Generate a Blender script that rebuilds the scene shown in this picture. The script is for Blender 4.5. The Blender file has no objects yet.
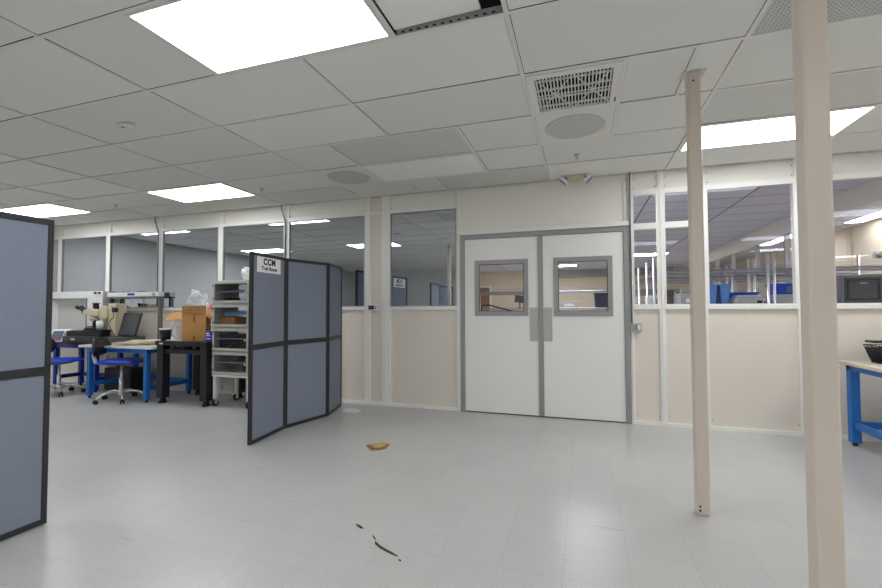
import bpy, bmesh, math, random
from mathutils import Vector, Matrix, noise
random.seed(7)
sc = bpy.context.scene
C = sc.collection
PI = math.pi

# ------------------------------------------------------------------ materials
def new_mat(name):
    m = bpy.data.materials.new(name); m.use_nodes = True
    nt = m.node_tree; b = nt.nodes.get('Principled BSDF')
    return m, nt, b
def lin(c):
    return tuple(((v/255)/12.92 if v/255 <= .04045 else ((v/255+.055)/1.055)**2.4) for v in c) + (1,)
def mat(name, rgb, rough=.5, metal=0., var=.04, scale=8., bump=0., bscale=200., spec=.5):
    m, nt, b = new_mat(name)
    col = lin(rgb)
    tc = nt.nodes.new('ShaderNodeTexCoord')
    nz = nt.nodes.new('ShaderNodeTexNoise'); nz.inputs['Scale'].default_value = scale; nz.inputs['Detail'].default_value = 4
    nt.links.new(tc.outputs['Object'], nz.inputs['Vector'])
    mx = nt.nodes.new('ShaderNodeMix'); mx.data_type = 'RGBA'
    mx.inputs[6].default_value = tuple(c*(1-var) for c in col[:3])+(1,)
    mx.inputs[7].default_value = tuple(min(1, c*(1+var)) for c in col[:3])+(1,)
    nt.links.new(nz.outputs['Fac'], mx.inputs[0]); nt.links.new(mx.outputs[2], b.inputs['Base Color'])
    b.inputs['Roughness'].default_value = rough; b.inputs['Metallic'].default_value = metal
    b.inputs['Specular IOR Level'].default_value = spec
    if bump:
        n2 = nt.nodes.new('ShaderNodeTexNoise'); n2.inputs['Scale'].default_value = bscale
        nt.links.new(tc.outputs['Object'], n2.inputs['Vector'])
        bp = nt.nodes.new('ShaderNodeBump'); bp.inputs['Strength'].default_value = bump; bp.inputs['Distance'].default_value = .002
        nt.links.new(n2.outputs['Fac'], bp.inputs['Height']); nt.links.new(bp.outputs['Normal'], b.inputs['Normal'])
    return m
def emit_mat(name, rgb, s):
    m, nt, b = new_mat(name)
    b.inputs['Base Color'].default_value = lin(rgb)
    b.inputs['Emission Color'].default_value = lin(rgb); b.inputs['Emission Strength'].default_value = s
    return m
def glass_mat(name, refl, tint, trans, fres=.2):
    m, nt, b = new_mat(name); nt.nodes.remove(b)
    out = [n for n in nt.nodes if n.type == 'OUTPUT_MATERIAL'][0]
    g = nt.nodes.new('ShaderNodeBsdfGlossy'); g.inputs['Roughness'].default_value = 0.0; g.inputs['Color'].default_value = tint
    t = nt.nodes.new('ShaderNodeBsdfTransparent'); t.inputs['Color'].default_value = trans
    lw = nt.nodes.new('ShaderNodeLayerWeight'); lw.inputs['Blend'].default_value = .25
    ma = nt.nodes.new('ShaderNodeMath'); ma.operation = 'MULTIPLY_ADD'; ma.inputs[1].default_value = fres; ma.inputs[2].default_value = refl
    ma.use_clamp = True
    nt.links.new(lw.outputs['Fresnel'], ma.inputs[0])
    mx = nt.nodes.new('ShaderNodeMixShader')
    nt.links.new(ma.outputs[0], mx.inputs[0]); nt.links.new(t.outputs[0], mx.inputs[1]); nt.links.new(g.outputs[0], mx.inputs[2])
    nt.links.new(mx.outputs[0], out.inputs['Surface'])
    return m

M = {}
M['panel'] = mat('cream_wall_panel', (229, 221, 209), .45, var=.02, scale=1.5)
M['header'] = mat('cream_header_panel', (239, 236, 228), .45, var=.02, scale=1.5)
M['trim'] = mat('painted_trim', (240, 239, 234), .35, var=.015, scale=3)
M['wall'] = mat('painted_wall', (232, 232, 230), .7, var=.02, scale=1.2)
M['beige'] = mat('beige_far_wall', (226, 213, 190), .8, var=.03, scale=1)
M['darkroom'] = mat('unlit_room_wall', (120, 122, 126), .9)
M['door'] = mat('white_door_laminate', (242, 241, 237), .35, var=.012, scale=2)
M['alu'] = mat('brushed_aluminium', (158, 158, 156), .45, metal=.25, var=.05, scale=20)
M['steel'] = mat('chrome', (235, 235, 235), .3, metal=.8, var=.02)
M['plate'] = mat('grey_push_plate', (186, 186, 184), .4, metal=.2)
M['galv'] = mat('galvanised_conduit', (120, 124, 120), .4, metal=.5)
M['column'] = mat('cream_column_paint', (212, 200, 186), .4, var=.025, scale=5)
M['black'] = mat('black_powder_coat', (26, 27, 29), .45, var=.2)
M['blackplastic'] = mat('black_plastic', (34, 34, 37), .4, var=.15)
M['darkgrey'] = mat('dark_grey_cast_iron', (70, 71, 73), .5, var=.1, bump=.2)
M['fabric'] = mat('slate_blue_fabric', (134, 141, 156), .95, var=.06, scale=60, bump=.4, bscale=900, spec=.15)
M['pframe'] = mat('black_partition_frame', (40, 41, 43), .45, var=.1)
M['paper'] = mat('white_paper', (252, 252, 253), .7, var=.01)
M['ink'] = mat('black_ink', (18, 18, 20), .7)
M['blue'] = mat('blue_bench_steel', (28, 110, 192), .35, var=.05)
M['royal'] = mat('royal_blue_bench_steel', (24, 50, 160), .35, var=.05)
M['vinyl'] = mat('blue_vinyl_seat', (30, 68, 190), .3, var=.06, bump=.1)
M['whitetop'] = mat('white_laminate', (234, 232, 226), .3, var=.02)
M['white'] = mat('white_plastic', (232, 233, 234), .35, var=.02)
M['offwhite'] = mat('offwhite_bench_edge', (215, 205, 185), .5)
M['beigeplastic'] = mat('beige_instrument_enamel', (214, 205, 178), .4, var=.03)
M['cab'] = mat('grey_cabinet_edge', (186, 186, 176), .35, var=.03)
M['card'] = mat('corrugated_cardboard', (190, 142, 84), .85, var=.06, scale=20)
M['carddark'] = mat('cardboard_print', (150, 96, 52), .85)
M['tape'] = mat('brown_packing_tape', (172, 118, 62), .3)
M['binblue'] = mat('blue_plastic_bin', (24, 74, 196), .35)
M['binlight'] = mat('light_blue_plastic_bin', (92, 140, 205), .4)
M['grey'] = mat('mid_grey_plastic', (130, 131, 133), .5)
M['tray'] = mat('pale_grey_casing', (180, 182, 176), .5)
M['screen'] = mat('dark_glass_screen', (74, 77, 80), .5)
M['lcd'] = mat('grey_blue_display', (98, 108, 128), .2)
M['yellow'] = mat('yellow_adhesive', (150, 122, 66), .6, var=.35, scale=30)
M['brown'] = mat('brown_wood_door', (150, 112, 72), .6)
M['pink'] = mat('pink_wrap', (226, 90, 130), .5)
M['boxblue'] = mat('blue_printed_carton', (50, 60, 190), .5)
M['scrap'] = mat('dark_grey_scrap', (62, 62, 58), .7)
M['vent'] = mat('white_vent_enamel', (232, 230, 224), .4)
M['perf'] = mat('perforated_grey_face', (205, 205, 200), .6)
M['void'] = mat('plenum_black', (20, 20, 20), .9)
M['rubber'] = mat('rubber', (28, 28, 28), .7)
M['light'] = emit_mat('lit_diffuser', (251, 252, 255), 14.0)
M['lightfar'] = emit_mat('lit_diffuser_far', (255, 251, 244), 26.0)
M['off'] = mat('unlit_diffuser', (252, 252, 246), .3, var=.01)
M['glassmirror'] = glass_mat('reflective_window_film', .68, (.87, .92, .98, 1), (.30, .32, .36, 1), .3)
M['glass'] = glass_mat('clear_window_glass', .012, (.86, .9, 1, 1), (.88, .9, .95, 1))
M['clear'] = glass_mat('partition_glass', .005, (.9, .95, 1, 1), (.92, .93, .95, 1), .04)
M['wire'] = mat('zinc_wire', (150, 152, 158), .35, metal=.6)
M['acrylic'] = glass_mat('clear_acrylic', .06, (.9, .92, .9, 1), (.86, .88, .85, 1))
def plastic_film():
    m, nt, b = new_mat('clear_plastic_film')
    b.inputs['Base Color'].default_value = (.85, .87, .9, 1); b.inputs['Roughness'].default_value = .15
    b.inputs['Alpha'].default_value = .22; b.inputs['Specular IOR Level'].default_value = 1.
    return m
M['film'] = plastic_film()

def floor_mat():
    m, nt, b = new_mat('vinyl_floor_tile')
    L = nt.links; N = nt.nodes.new
    tc = N('ShaderNodeTexCoord'); mp = N('ShaderNodeMapping'); mp.inputs['Location'].default_value = (.10, .02, 0)
    L.new(tc.outputs['Object'], mp.inputs['Vector'])
    br = N('ShaderNodeTexBrick'); br.offset = 0; br.inputs['Scale'].default_value = 1
    br.inputs['Brick Width'].default_value = .3048; br.inputs['Row Height'].default_value = .3048
    br.inputs['Mortar Size'].default_value = .0012; br.inputs['Mortar Smooth'].default_value = .3; br.inputs['Bias'].default_value = 0
    br.inputs['Color1'].default_value = (.515, .52, .51, 1); br.inputs['Color2'].default_value = (.545, .545, .53, 1)
    br.inputs['Mortar'].default_value = (.39, .39, .375, 1)
    L.new(mp.outputs[0], br.inputs['Vector'])
    def layer(prev, scale, lo, hi, col, detail=3, vec=None, amt=1.):
        nz = N('ShaderNodeTexNoise'); nz.inputs['Scale'].default_value = scale; nz.inputs['Detail'].default_value = detail
        L.new(vec or tc.outputs['Object'], nz.inputs['Vector'])
        mr = N('ShaderNodeMapRange'); mr.inputs[1].default_value = lo; mr.inputs[2].default_value = hi; mr.inputs[4].default_value = amt
        L.new(nz.outputs['Fac'], mr.inputs[0])
        mx = N('ShaderNodeMix'); mx.data_type = 'RGBA'; mx.inputs[7].default_value = col
        L.new(mr.outputs[0], mx.inputs[0]); L.new(prev, mx.inputs[6])
        return mx.outputs[2]
    c = layer(br.outputs['Color'], 130, .56, .72, (.34, .345, .33, 1), 2, amt=.75)   # speckle
    c = layer(c, 170, .6, .72, (.72, .72, .71, 1), 1, amt=.5)
    c = layer(c, 1.3, .5, .8, (.46, .455, .44, 1), 5, amt=.6)                          # broad dulling
    mp2 = N('ShaderNodeMapping'); mp2.inputs['Scale'].default_value = (1.5, 14, 1); mp2.inputs['Rotation'].default_value = (0, 0, .5)
    L.new(tc.outputs['Object'], mp2.inputs['Vector'])
    c = layer(c, 1.6, .66, .74, (.33, .32, .29, 1), 6, mp2.outputs[0], .5)             # scuffs
    c = layer(c, 3.1, .68, .8, (.5, .43, .30, 1), 4, amt=.45)                        # tan stains
    L.new(c, b.inputs['Base Color'])
    b.inputs['Roughness'].default_value = .30; b.inputs['Specular IOR Level'].default_value = .6
    return m
M['floor'] = floor_mat()
def tile_mat(name, base, attr=True):
    m, nt, b = new_mat(name); L = nt.links; N = nt.nodes.new
    tc = N('ShaderNodeTexCoord'); nz = N('ShaderNodeTexNoise'); nz.inputs['Scale'].default_value = 300
    L.new(tc.outputs['Object'], nz.inputs['Vector'])
    mr = N('ShaderNodeMapRange'); mr.inputs[3].default_value = .94; mr.inputs[4].default_value = 1.04; L.new(nz.outputs['Fac'], mr.inputs[0])
    at_ = N('ShaderNodeAttribute'); at_.attribute_name = 'tone'
    mu = N('ShaderNodeVectorMath'); mu.operation = 'SCALE'; L.new(at_.outputs['Color'], mu.inputs[0]); L.new(mr.outputs[0], mu.inputs['Scale'])
    m2 = N('ShaderNodeVectorMath'); m2.operation = 'MULTIPLY'; m2.inputs[1].default_value = lin(base)[:3]; L.new(mu.outputs[0], m2.inputs[0])
    L.new(m2.outputs[0], b.inputs['Base Color']); b.inputs['Roughness'].default_value = .85; b.inputs['Specular IOR Level'].default_value = .2
    return m
M['tile'] = tile_mat('mineral_ceiling_tile', (238, 237, 232))
M['tbar'] = mat('ceiling_grid_enamel', (232, 231, 226), .5, var=.01)
def grid_mat(name, c1, mort, w, h, ox, oy, ms=.012):
    m, nt, b = new_mat(name); L = nt.links; N = nt.nodes.new
    tc = N('ShaderNodeTexCoord'); mp = N('ShaderNodeMapping'); mp.inputs['Location'].default_value = (ox, oy, 0)
    L.new(tc.outputs['Object'], mp.inputs['Vector'])
    br = N('ShaderNodeTexBrick'); br.offset = 0; br.inputs['Scale'].default_value = 1
    br.inputs['Brick Width'].default_value = w; br.inputs['Row Height'].default_value = h
    br.inputs['Mortar Size'].default_value = ms; br.inputs['Mortar Smooth'].default_value = .2; br.inputs['Bias'].default_value = 0
    br.inputs['Color1'].default_value = lin(c1); br.inputs['Color2'].default_value = lin(tuple(v*.96 for v in c1)); br.inputs['Mortar'].default_value = lin(mort)
    L.new(mp.outputs[0], br.inputs['Vector']); L.new(br.outputs['Color'], b.inputs['Base Color']); b.inputs['Roughness'].default_value = .85
    return m
M['reartile'] = grid_mat('rear_room_ceiling_tile', (222, 222, 238), (120, 120, 128), 1.2192, .6096, .3387, 0.0)

# ------------------------------------------------------------------ mesh helpers
class MB:
    """collects shapes and links them as one mesh object"""
    def __init__(s): s.bm = bmesh.new()
    def box(s, x0, x1, y0, y1, z0, z1, rot=None, piv=None):
        vs = [s.bm.verts.new((x, y, z)) for z in (z0, z1) for y in (y0, y1) for x in (x0, x1)]
        for f in ((0, 2, 3, 1), (4, 5, 7, 6), (0, 1, 5, 4), (2, 6, 7, 3), (0, 4, 6, 2), (1, 3, 7, 5)):
            s.bm.faces.new([vs[i] for i in f])
        if rot: bmesh.ops.transform(s.bm, matrix=Matrix.Translation(piv or (0, 0, 0)) @ rot @ Matrix.Translation(-Vector(piv or (0, 0, 0))), verts=vs)
        return s
    def cyl(s, a, b, r, r2=None, n=16, caps=True):
        a, b = Vector(a), Vector(b); d = (b-a).normalized(); r2 = r if r2 is None else r2
        u = d.orthogonal().normalized(); v = d.cross(u)
        A = [s.bm.verts.new(a+(u*math.cos(t)+v*math.sin(t))*r) for t in [2*PI*i/n for i in range(n)]]
        B = [s.bm.verts.new(b+(u*math.cos(t)+v*math.sin(t))*r2) for t in [2*PI*i/n for i in range(n)]]
        for i in range(n):
            f = s.bm.faces.new((A[i], A[(i+1) % n], B[(i+1) % n], B[i])); f.smooth = n > 6
        if caps: s.bm.faces.new(A[::-1]); s.bm.faces.new(B)
        return s
    def tube(s, pts, r, n=8):
        pts = [Vector(p) for p in pts]; rings = []
        u = None
        for i, p in enumerate(pts):
            d = ((pts[min(i+1, len(pts)-1)]-pts[max(i-1, 0)])).normalized()
            u = d.orthogonal().normalized() if u is None else (u-d*u.dot(d)).normalized()
            v = d.cross(u); rr = r[i] if isinstance(r, (list, tuple)) else r
            rings.append([s.bm.verts.new(p+(u*math.cos(2*PI*k/n)+v*math.sin(2*PI*k/n))*rr) for k in range(n)])
        for a, b in zip(rings, rings[1:]):
            for k in range(n):
                f = s.bm.faces.new((a[k], a[(k+1) % n], b[(k+1) % n], b[k])); f.smooth = True
        s.bm.faces.new(rings[0][::-1]); s.bm.faces.new(rings[-1])
        return s
    def lathe(s, prof, c=(0, 0, 0), n=24):
        rings = [[s.bm.verts.new((c[0]+r*math.cos(2*PI*k/n), c[1]+r*math.sin(2*PI*k/n), c[2]+z)) for k in range(n)] for r, z in prof]
        for a, b in zip(rings, rings[1:]):
            for k in range(n):
                f = s.bm.faces.new((a[k], a[(k+1) % n], b[(k+1) % n], b[k])); f.smooth = True
        s.bm.faces.new(rings[0][::-1]); s.bm.faces.new(rings[-1]); return s
    def prism(s, poly, z0, z1, axis='z'):
        def P(a, b, h): return {'z': (a, b, h), 'y': (a, h, b), 'x': (h, a, b)}[axis]
        A = [s.bm.verts.new(P(a, b, z0)) for a, b in poly]; B = [s.bm.verts.new(P(a, b, z1)) for a, b in poly]
        n = len(poly)
        for i in range(n): s.bm.faces.new((A[i], A[(i+1) % n], B[(i+1) % n], B[i]))
        s.bm.faces.new(A[::-1]); s.bm.faces.new(B); return s
    def quad(s, pts, th=None):
        vs = [s.bm.verts.new(p) for p in pts]; s.bm.faces.new(vs)
        return s
    def frame(s, x0, x1, z0, z1, y0, y1, w):
        s.box(x0, x1, y0, y1, z0, z0+w); s.box(x0, x1, y0, y1, z1-w, z1)
        s.box(x0, x0+w, y0, y1, z0+w, z1-w); s.box(x1-w, x1, y0, y1, z0+w, z1-w); return s
    def tf(s, m): bmesh.ops.transform(s.bm, matrix=m, verts=s.bm.verts); return s
    def build(s, name, material, parent=None, bevel=0, kind=None, smooth=False):
        bmesh.ops.recalc_face_normals(s.bm, faces=s.bm.faces)
        me = bpy.data.meshes.new(name); s.bm.to_mesh(me); s.bm.free()
        me.materials.append(material)
        o = bpy.data.objects.new(name, me); C.objects.link(o)
        if parent: o.parent = parent
        if kind: o['kind'] = kind
        if smooth:
            for p in me.polygons: p.use_smooth = True
        if bevel:
            b = o.modifiers.new('bevel', 'BEVEL'); b.width = bevel; b.segments = 2; b.limit_method = 'ANGLE'
        return o
def tag(o, label, cat, group=None):
    o['label'] = label; o['category'] = cat
    if group: o['group'] = group
    return o
def thing(name, label, cat, loc=(0, 0, 0), rz=0, group=None):
    o = bpy.data.objects.new(name, None); C.objects.link(o); o.location = loc; o.rotation_euler = (0, 0, rz); o.empty_display_size = .1
    return tag(o, label, cat, group)
def structure(name, parent_kind=True, loc=(0, 0, 0)):
    o = bpy.data.objects.new(name, None); C.objects.link(o); o['kind'] = 'structure'; o.location = loc; o.empty_display_size = .1
    return o
def copy_tree(o, parent=None):
    c = o.copy(); C.objects.link(c)
    if parent: c.parent = parent
    for ch in list(o.children): copy_tree(ch, c)
    return c
def S(mb, name, m, bevel=0): return mb.build(name, m, None, bevel, 'structure')

# ------------------------------------------------------------------ dimensions
H = 2.733; YW = 5.116; XL = -9.15; XR = 5.4; YB = -5.9
U = .6096; X0 = -.3387; Y0 = 2.1084
def gx(i): return X0+U*i
def gy(j): return Y0+U*j
YF = 17.6

# floor
S(MB().box(XL-.2, XR+.2, YB-.2, YF+.2, -.1, 0), 'floor', M['floor'])

# ------------------------------------------------------------------ ceiling
seps = {-1: [-14, -12, -10, -8, -6, -4, -3, -1, 0, 2, 4, 6, 8], 0: [-14, -12, -10, -8, -6, -4, -2, 0, 2, 4, 6, 8], 1: [-14, -12, -10, -8, -6, -4, -2, 0, 1, 1.62, 2, 4, 6, 8],
        2: [-14, -12, -10, -8, -6, -4, -3, -1, 0, 1, 2, 4, 6, 8], 3: [-14, -13, -11, -8, -6, -4, -3, -1, 0, 2, 4, 6, 8], 4: [-14, -12, -10, -8, -6, -4, -2, 0, 2, 4, 6, 8]}
lights = [(-3, -1), (-8, 3), (-13, 3), (2, 3), (-13, -2), (-8, -2), (-3, -5), (2, -5), (-3, -9), (2, -9), (6, -1), (6, -5), (6, 3)]  # panels behind and far right of the camera are added for brightness
off = (-3, 3)
special = {(0, 1, 1): 1, (0, 1, 2): 1, (-4, -3, 3): 1, (2, 4, 0): 1, (-1, 0, -1): 1}
for a, j in lights+[off]: special[(a, a+2, j)] = 1
bm = bmesh.new(); lay = bm.loops.layers.float_color.new('tone')
dark = {(-3, -1, 2): .80, (-2, 0, 4): .80, (-6, -4, 2): .93, (-8, -6, 2): .90, (2, 4, 2): .84, (2, 4, 1): .94, (-4, -2, 4): .97}
bars = MB()
def rowseps(j):
    if j in seps: return seps[j]
    r = set(range(-14, 10, 2))
    for a, jj in lights:
        if jj == j: r |= {a, a+2}; r -= {a+1}
    return sorted(r)
for j in range(-14, 5):
    r = [x for x in rowseps(j)]
    y0, y1 = gy(j), min(gy(j+1), YW)
    for a, b in zip(r, r[1:]):
        x0, x1 = max(gx(a), XL), min(gx(b), XR)
        if x1 <= x0: continue
        if (a, b, j) in special: continue
        g = .0145
        t = dark.get((a, b, j), random.uniform(.93, 1.03))
        zt = [H+.004+random.uniform(0, .004) for _ in range(4)]
        vs = [bm.verts.new(p) for p in ((x0+g, y0+g, zt[0]), (x1-g, y0+g, zt[1]), (x1-g, y1-g, zt[2]), (x0+g, y1-g, zt[3]))]
        vt = [bm.verts.new((v.co.x, v.co.y, H+.02)) for v in vs]
        fs = [bm.faces.new(vs[::-1]), bm.faces.new(vt)] + [bm.faces.new((vs[k], vs[(k+1) % 4], vt[(k+1) % 4], vt[k])) for k in range(4)]
        for f in fs:
            for l in f.loops: l[lay] = (t, t, t, 1)
    for a in r[1:-1]:
        if gx(a) > XL and gx(a) < XR: bars.box(gx(a)-.012, gx(a)+.012, y0+.012, y1-.012, H, H+.003)
    bars.box(XL, XR, y0-.012, y0+.012, H, H+.003)
bmesh.ops.recalc_face_normals(bm, faces=bm.faces)
me = bpy.data.meshes.new('ceiling'); bm.to_mesh(me); bm.free(); me.materials.append(M['tile'])
ceil = bpy.data.objects.new('ceiling', me); C.objects.link(ceil); ceil['kind'] = 'structure'
bars.box(XL, XR, YW-.02, YW, H-.0, H+.003)
bars.build('ceiling_grid', M['tbar'], ceil)
# plenum lid above the tiles
MB().box(XL-.1, XR+.1, YB-.1, YW+.1, H+.35, H+.4).build('plenum_deck', M['void'], ceil)
MB().box(XL-.1, XR+.1, YW-.02, YW+.08, H+.004, H+.35).build('plenum_side', M['void'], ceil)
# slotted runner seen beside the open cell
rn = MB().box(gx(-1)+.012, gx(0)-.012, gy(0)-.002, gy(0)+.001, H+.003, H+.05)
rn.build('slotted_runner', M['perf'], ceil)
sl = MB()
for k in range(12): sl.box(gx(-1)+.04+k*.045, gx(-1)+.058+k*.045, gy(0)-.004, gy(0)-.002, H+.018, H+.026)
sl.build('runner_slot', M['void'], ceil)
dt = MB().box(gx(-1)+.013, gx(0)-.125, gy(-1)+.013, gy(0)-.03, H+.022, H+.035, Matrix.Rotation(-.02, 4, 'Y'), (gx(-1), gy(0), H+.022))
dto = dt.build('ceiling_tile', M['off']); tag(dto, 'loose grey ceiling tile pushed up beside the large lit panel, dark gap at its end', 'ceiling tile')

# ceiling lights
def light_panel(a, j, label, lit=True, name='ceiling_light', z=H):
    t = thing(name, label, 'ceiling light', (gx(a)+U, gy(j)+U/2, z), 0, 'recessed ceiling light panels')
    w, d = U-.014, U/2-.014
    fr = MB()
    fr.box(-w, w, -d, -d+.014, -.002, .03).box(-w, w, d-.014, d, -.002, .03).box(-w, -w+.014, -d+.014, d-.014, -.002, .03).box(w-.014, w, -d+.014, d-.014, -.002, .03)
    fr.build('frame', M['tbar'], t)
    MB().box(-w+.014, w-.014, -d+.014, d-.014, .002, .006).build('diffuser', M['light'] if lit else M['off'], t)
    return t
names = {(-3, -1): 'large lit ceiling light panel nearest the camera at the top of the picture',
         (-8, 3): 'lit ceiling light panel above the workbenches, in front of the left windows',
         (-13, 3): 'lit ceiling light panel at the far left above the grey screen',
         (2, 3): 'lit ceiling light panel on the right, crossed by both cream columns'}
for a, j in lights:
    light_panel(a, j, names.get((a, j), 'lit ceiling light panel out of frame; far-left pair reflected in glass, the rest added to brighten the room'))
light_panel(*off, 'unlit ceiling light panel with plain pale diffuser left of the double doors', False)
# odd thin cable hanging on the big light
cb = MB().tube([(-1.165+.105*math.cos(t), 1.73, H-.004+.055*math.sin(t)) for t in [PI+PI*k/20 for k in range(21)]], .0028, 6)
tag(cb.build('hanging_wire', M['scrap']), 'thin dark looped wire lying against the large lit panel', 'wire')

# return air vent with patterned louvre
vt = thing('ceiling_vent', 'square white return air grille with dark slots between the two column lines', 'vent', (gx(0)+U/2, gy(1)+U/2, H))
w = U/2-.014
fr = MB()
for s in (-1, 1):
    fr.box(-w, w, s*w-(.05 if s > 0 else 0), s*w+(.05 if s < 0 else 0), -.008, .012)
    fr.box(s*w-(.05 if s > 0 else 0), s*w+(.05 if s < 0 else 0), -w+.05, w-.05, -.008, .012)
fr.build('frame', M['vent'], vt, .002)
sl = MB(); n = 22; wi = w-.05
for k in range(n):
    x = -wi+2*wi*(k+.5)/n
    sl.box(x-.004, x+.004, -wi, wi, -.002, .016)
for k in range(4):
    y = -wi+2*wi*(k+.5)/4
    sl.box(-wi, wi, y-.002, y+.002, 0, .014)
sl.build('louvre', M['vent'], vt)
dg = MB()
for (ax, ay, bx, by) in [(-wi, -wi, 0, wi), (0, wi, wi, -wi), (-wi, wi, 0, -wi), (0, -wi, wi, wi), (-wi, 0, wi, 0)]:
    dg.tube([(ax, ay, -.003), (bx, by, -.003)], .0035, 4)
dg.build('brace', M['vent'], vt)
MB().box(-wi, wi, -wi, wi, .05, .055).build('backing', M['void'], vt)
cl = MB().box(w-.02, w-.012, .16, .22, -.012, -.008).build('latch', M['void'], vt)

def round_diffuser(a, j, label):
    t = thing('ceiling_diffuser', label, 'diffuser', (gx(a)+U/2, gy(j)+U/2, H), 0, 'round perforated ceiling diffusers')
    bmx = MB().box(-w, w, -w, w, 0, .006); bmx.build('panel', M['vent'], t)
    p = MB(); p.lathe([(.235, -.0005), (.235, -.006), (.225, -.008), (.2, -.0075), (.02, -.0075)], n=48); p.build('perforated_disc', M['perf'], t)
    d = MB()
    for rr in [.03+.018*q for q in range(11)]:
        m = max(6, int(2*PI*rr/.03))
        for q in range(m):
            ang = 2*PI*q/m
            d.cyl((rr*math.cos(ang), rr*math.sin(ang), -.0084), (rr*math.cos(ang), rr*math.sin(ang), -.0078), .0035, n=5)
    d.build('perforations', M['grey'], t, kind='stuff')
round_diffuser(0, 2, 'round grey perforated diffuser in white square tile behind the return air grille')
round_diffuser(-4, 3, 'round grey perforated diffuser in ceiling tile left of the unlit light panel')

# perforated return tile upper right
pt = thing('perforated_vent', 'long finely perforated grey return panel at upper right, crossed by near column', 'vent', (gx(2)+U, gy(0)+U/2, H))
MB().box(-U+.014, U-.014, -U/2+.014, U/2-.014, .002, .008).build('panel', M['perf'], pt)
hs = MB()
for i in range(58):
    for j in range(28):
        x = -U+.03+i*(2*U-.06)/57; y = -U/2+.03+j*(U-.06)/27
        hs.quad([(x-.004, y-.004, .0015), (x-.004, y+.004, .0015), (x+.004, y+.004, .0015), (x+.004, y-.004, .0015)])
hs.build('perforations', M['grey'], pt, kind='stuff')

# sprinklers and detector
def sprinkler(x, y, label):
    t = MB(); t.lathe([(.03, 0), (.03, -.004), (.012, -.008), (.010, -.02), (.006, -.022), (.006, -.038), (.016, -.04), (.016, -.043), (.004, -.045)], (0, 0, 0), 16)
    t.tube([(-.012, 0, -.02), (-.014, 0, -.03), (-.008, 0, -.04)], .002, 6).tube([(.012, 0, -.02), (.014, 0, -.03), (.008, 0, -.04)], .002, 6)
    o = t.build('sprinkler_head', M['perf']); o.location = (x, y, H+.004)
    tag(o, label, 'sprinkler', 'ceiling sprinkler heads')
sprinkler(-.024, 4.316, 'small sprinkler head on ceiling tile near the emergency light')
sprinkler(-1.892, 4.794, 'small sprinkler head on the ceiling between unlit panel and glazed wall')
sprinkler(-3.722, 4.308, 'small sprinkler head on ceiling just right of the lit panel over the benches')
sprinkler(-6.238, 4.313, 'small sprinkler head on ceiling between the two left lit panels')
t = thing('smoke_detector', 'small white oval cover plate on the left ceiling', 'detector', (-3.446, 2.447, H))
MB().lathe([(.075, 0.001), (.075, -.008), (.06, -.012), (.01, -.013)], n=32).tf(Matrix.Scale(.6, 4, (0, 1, 0))).build('cover', M['white'], t)
MB().box(-.045, -.02, -.012, .012, -.015, -.012).build('slot', M['grey'], t)

# ------------------------------------------------------------------ glazed wall (wall_back)
SZ0, SZ1, HZ = 1.238, 1.282, 2.50
wins = [(-9.15, -8.80, 'glassmirror'), (-8.70, -7.60, 'glassmirror'), (-7.51, -6.43, 'glassmirror'), (-6.33, -5.21, 'glassmirror'), (-5.12, -4.02, 'glassmirror'),
        (-3.94, -2.74, 'glassmirror'), (-2.365, -1.468, 'glassmirror'), (.54, .79, 'glass'), (.85, 1.15, 'glass'), (1.25, 2.02, 'glass'), (2.10, 3.20, 'glass')]
DX0, DX1, DZ = -1.418, .50, 2.155
YP = YW+.015      # face of the infill panels
wb = MB()
wb.box(XL, DX0, YP, YP+.08, 0, SZ0).box(DX1, XR, YP, YP+.08, 0, SZ0)
wb.box(-2.66, -2.49, YP, YP+.08, SZ0, H)
wb.box(3.20, XR, YP, YP+.08, SZ0, H)
S(wb, 'wall_back', M['panel'])
S(MB().box(XL, -2.66, YP, YP+.08, HZ+.045, H+.003).box(-2.49, 3.20, YP, YP+.08, HZ+.045, H+.003).box(DX0, DX1, YP, YP+.08, DZ+.045, HZ+.045), 'wall_back_header', M['header']).name = 'wall_back_upper'
posts = [(-8.80, -8.70), (-7.60, -7.51), (-6.43, -6.33), (-5.21, -5.12), (-4.02, -3.94), (-2.74, -2.66), (-2.49, -2.365), (-1.468, -1.418), (.50, .54), (.79, .85), (1.15, 1.25), (2.02, 2.075), (3.20, 3.29)]
k = 1
for a, b in posts:
    p = MB().box(a, b, YW-.008, YP+.085, 0.03, H-.001)
    mid = (a+b)/2
    p.box(mid-.01, mid+.01, YW-.014, YW-.008, .05, H-.01)
    o = S(p, 'trim_%d' % k, M['trim'], .003); k += 1
    c = MB()
    for z in (2.67, 2.57, .10):
        for x in (a-.02, b+.012):
            c.box(x+.002, x+.009, YP-.005, YP, z-.006, z+.006)
    c.build('bracket', M['galv'], o)
# rails
def rail(a, b, z0, z1, y=YW-.012):
    global k
    o = S(MB().box(a, b, y, YP+.085, z0, z1), 'trim_%d' % k, M['trim'], .003); k += 1; return o
for a, b, g in wins:
    rail(a, b, SZ0, SZ1, YW-.016); rail(a, b, HZ-.002, HZ+.046)
rail(.54, .79, 2.11, 2.175); rail(.85, 1.15, 2.11, 2.175)
rail(-2.66, -2.49, HZ, HZ+.03)
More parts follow.
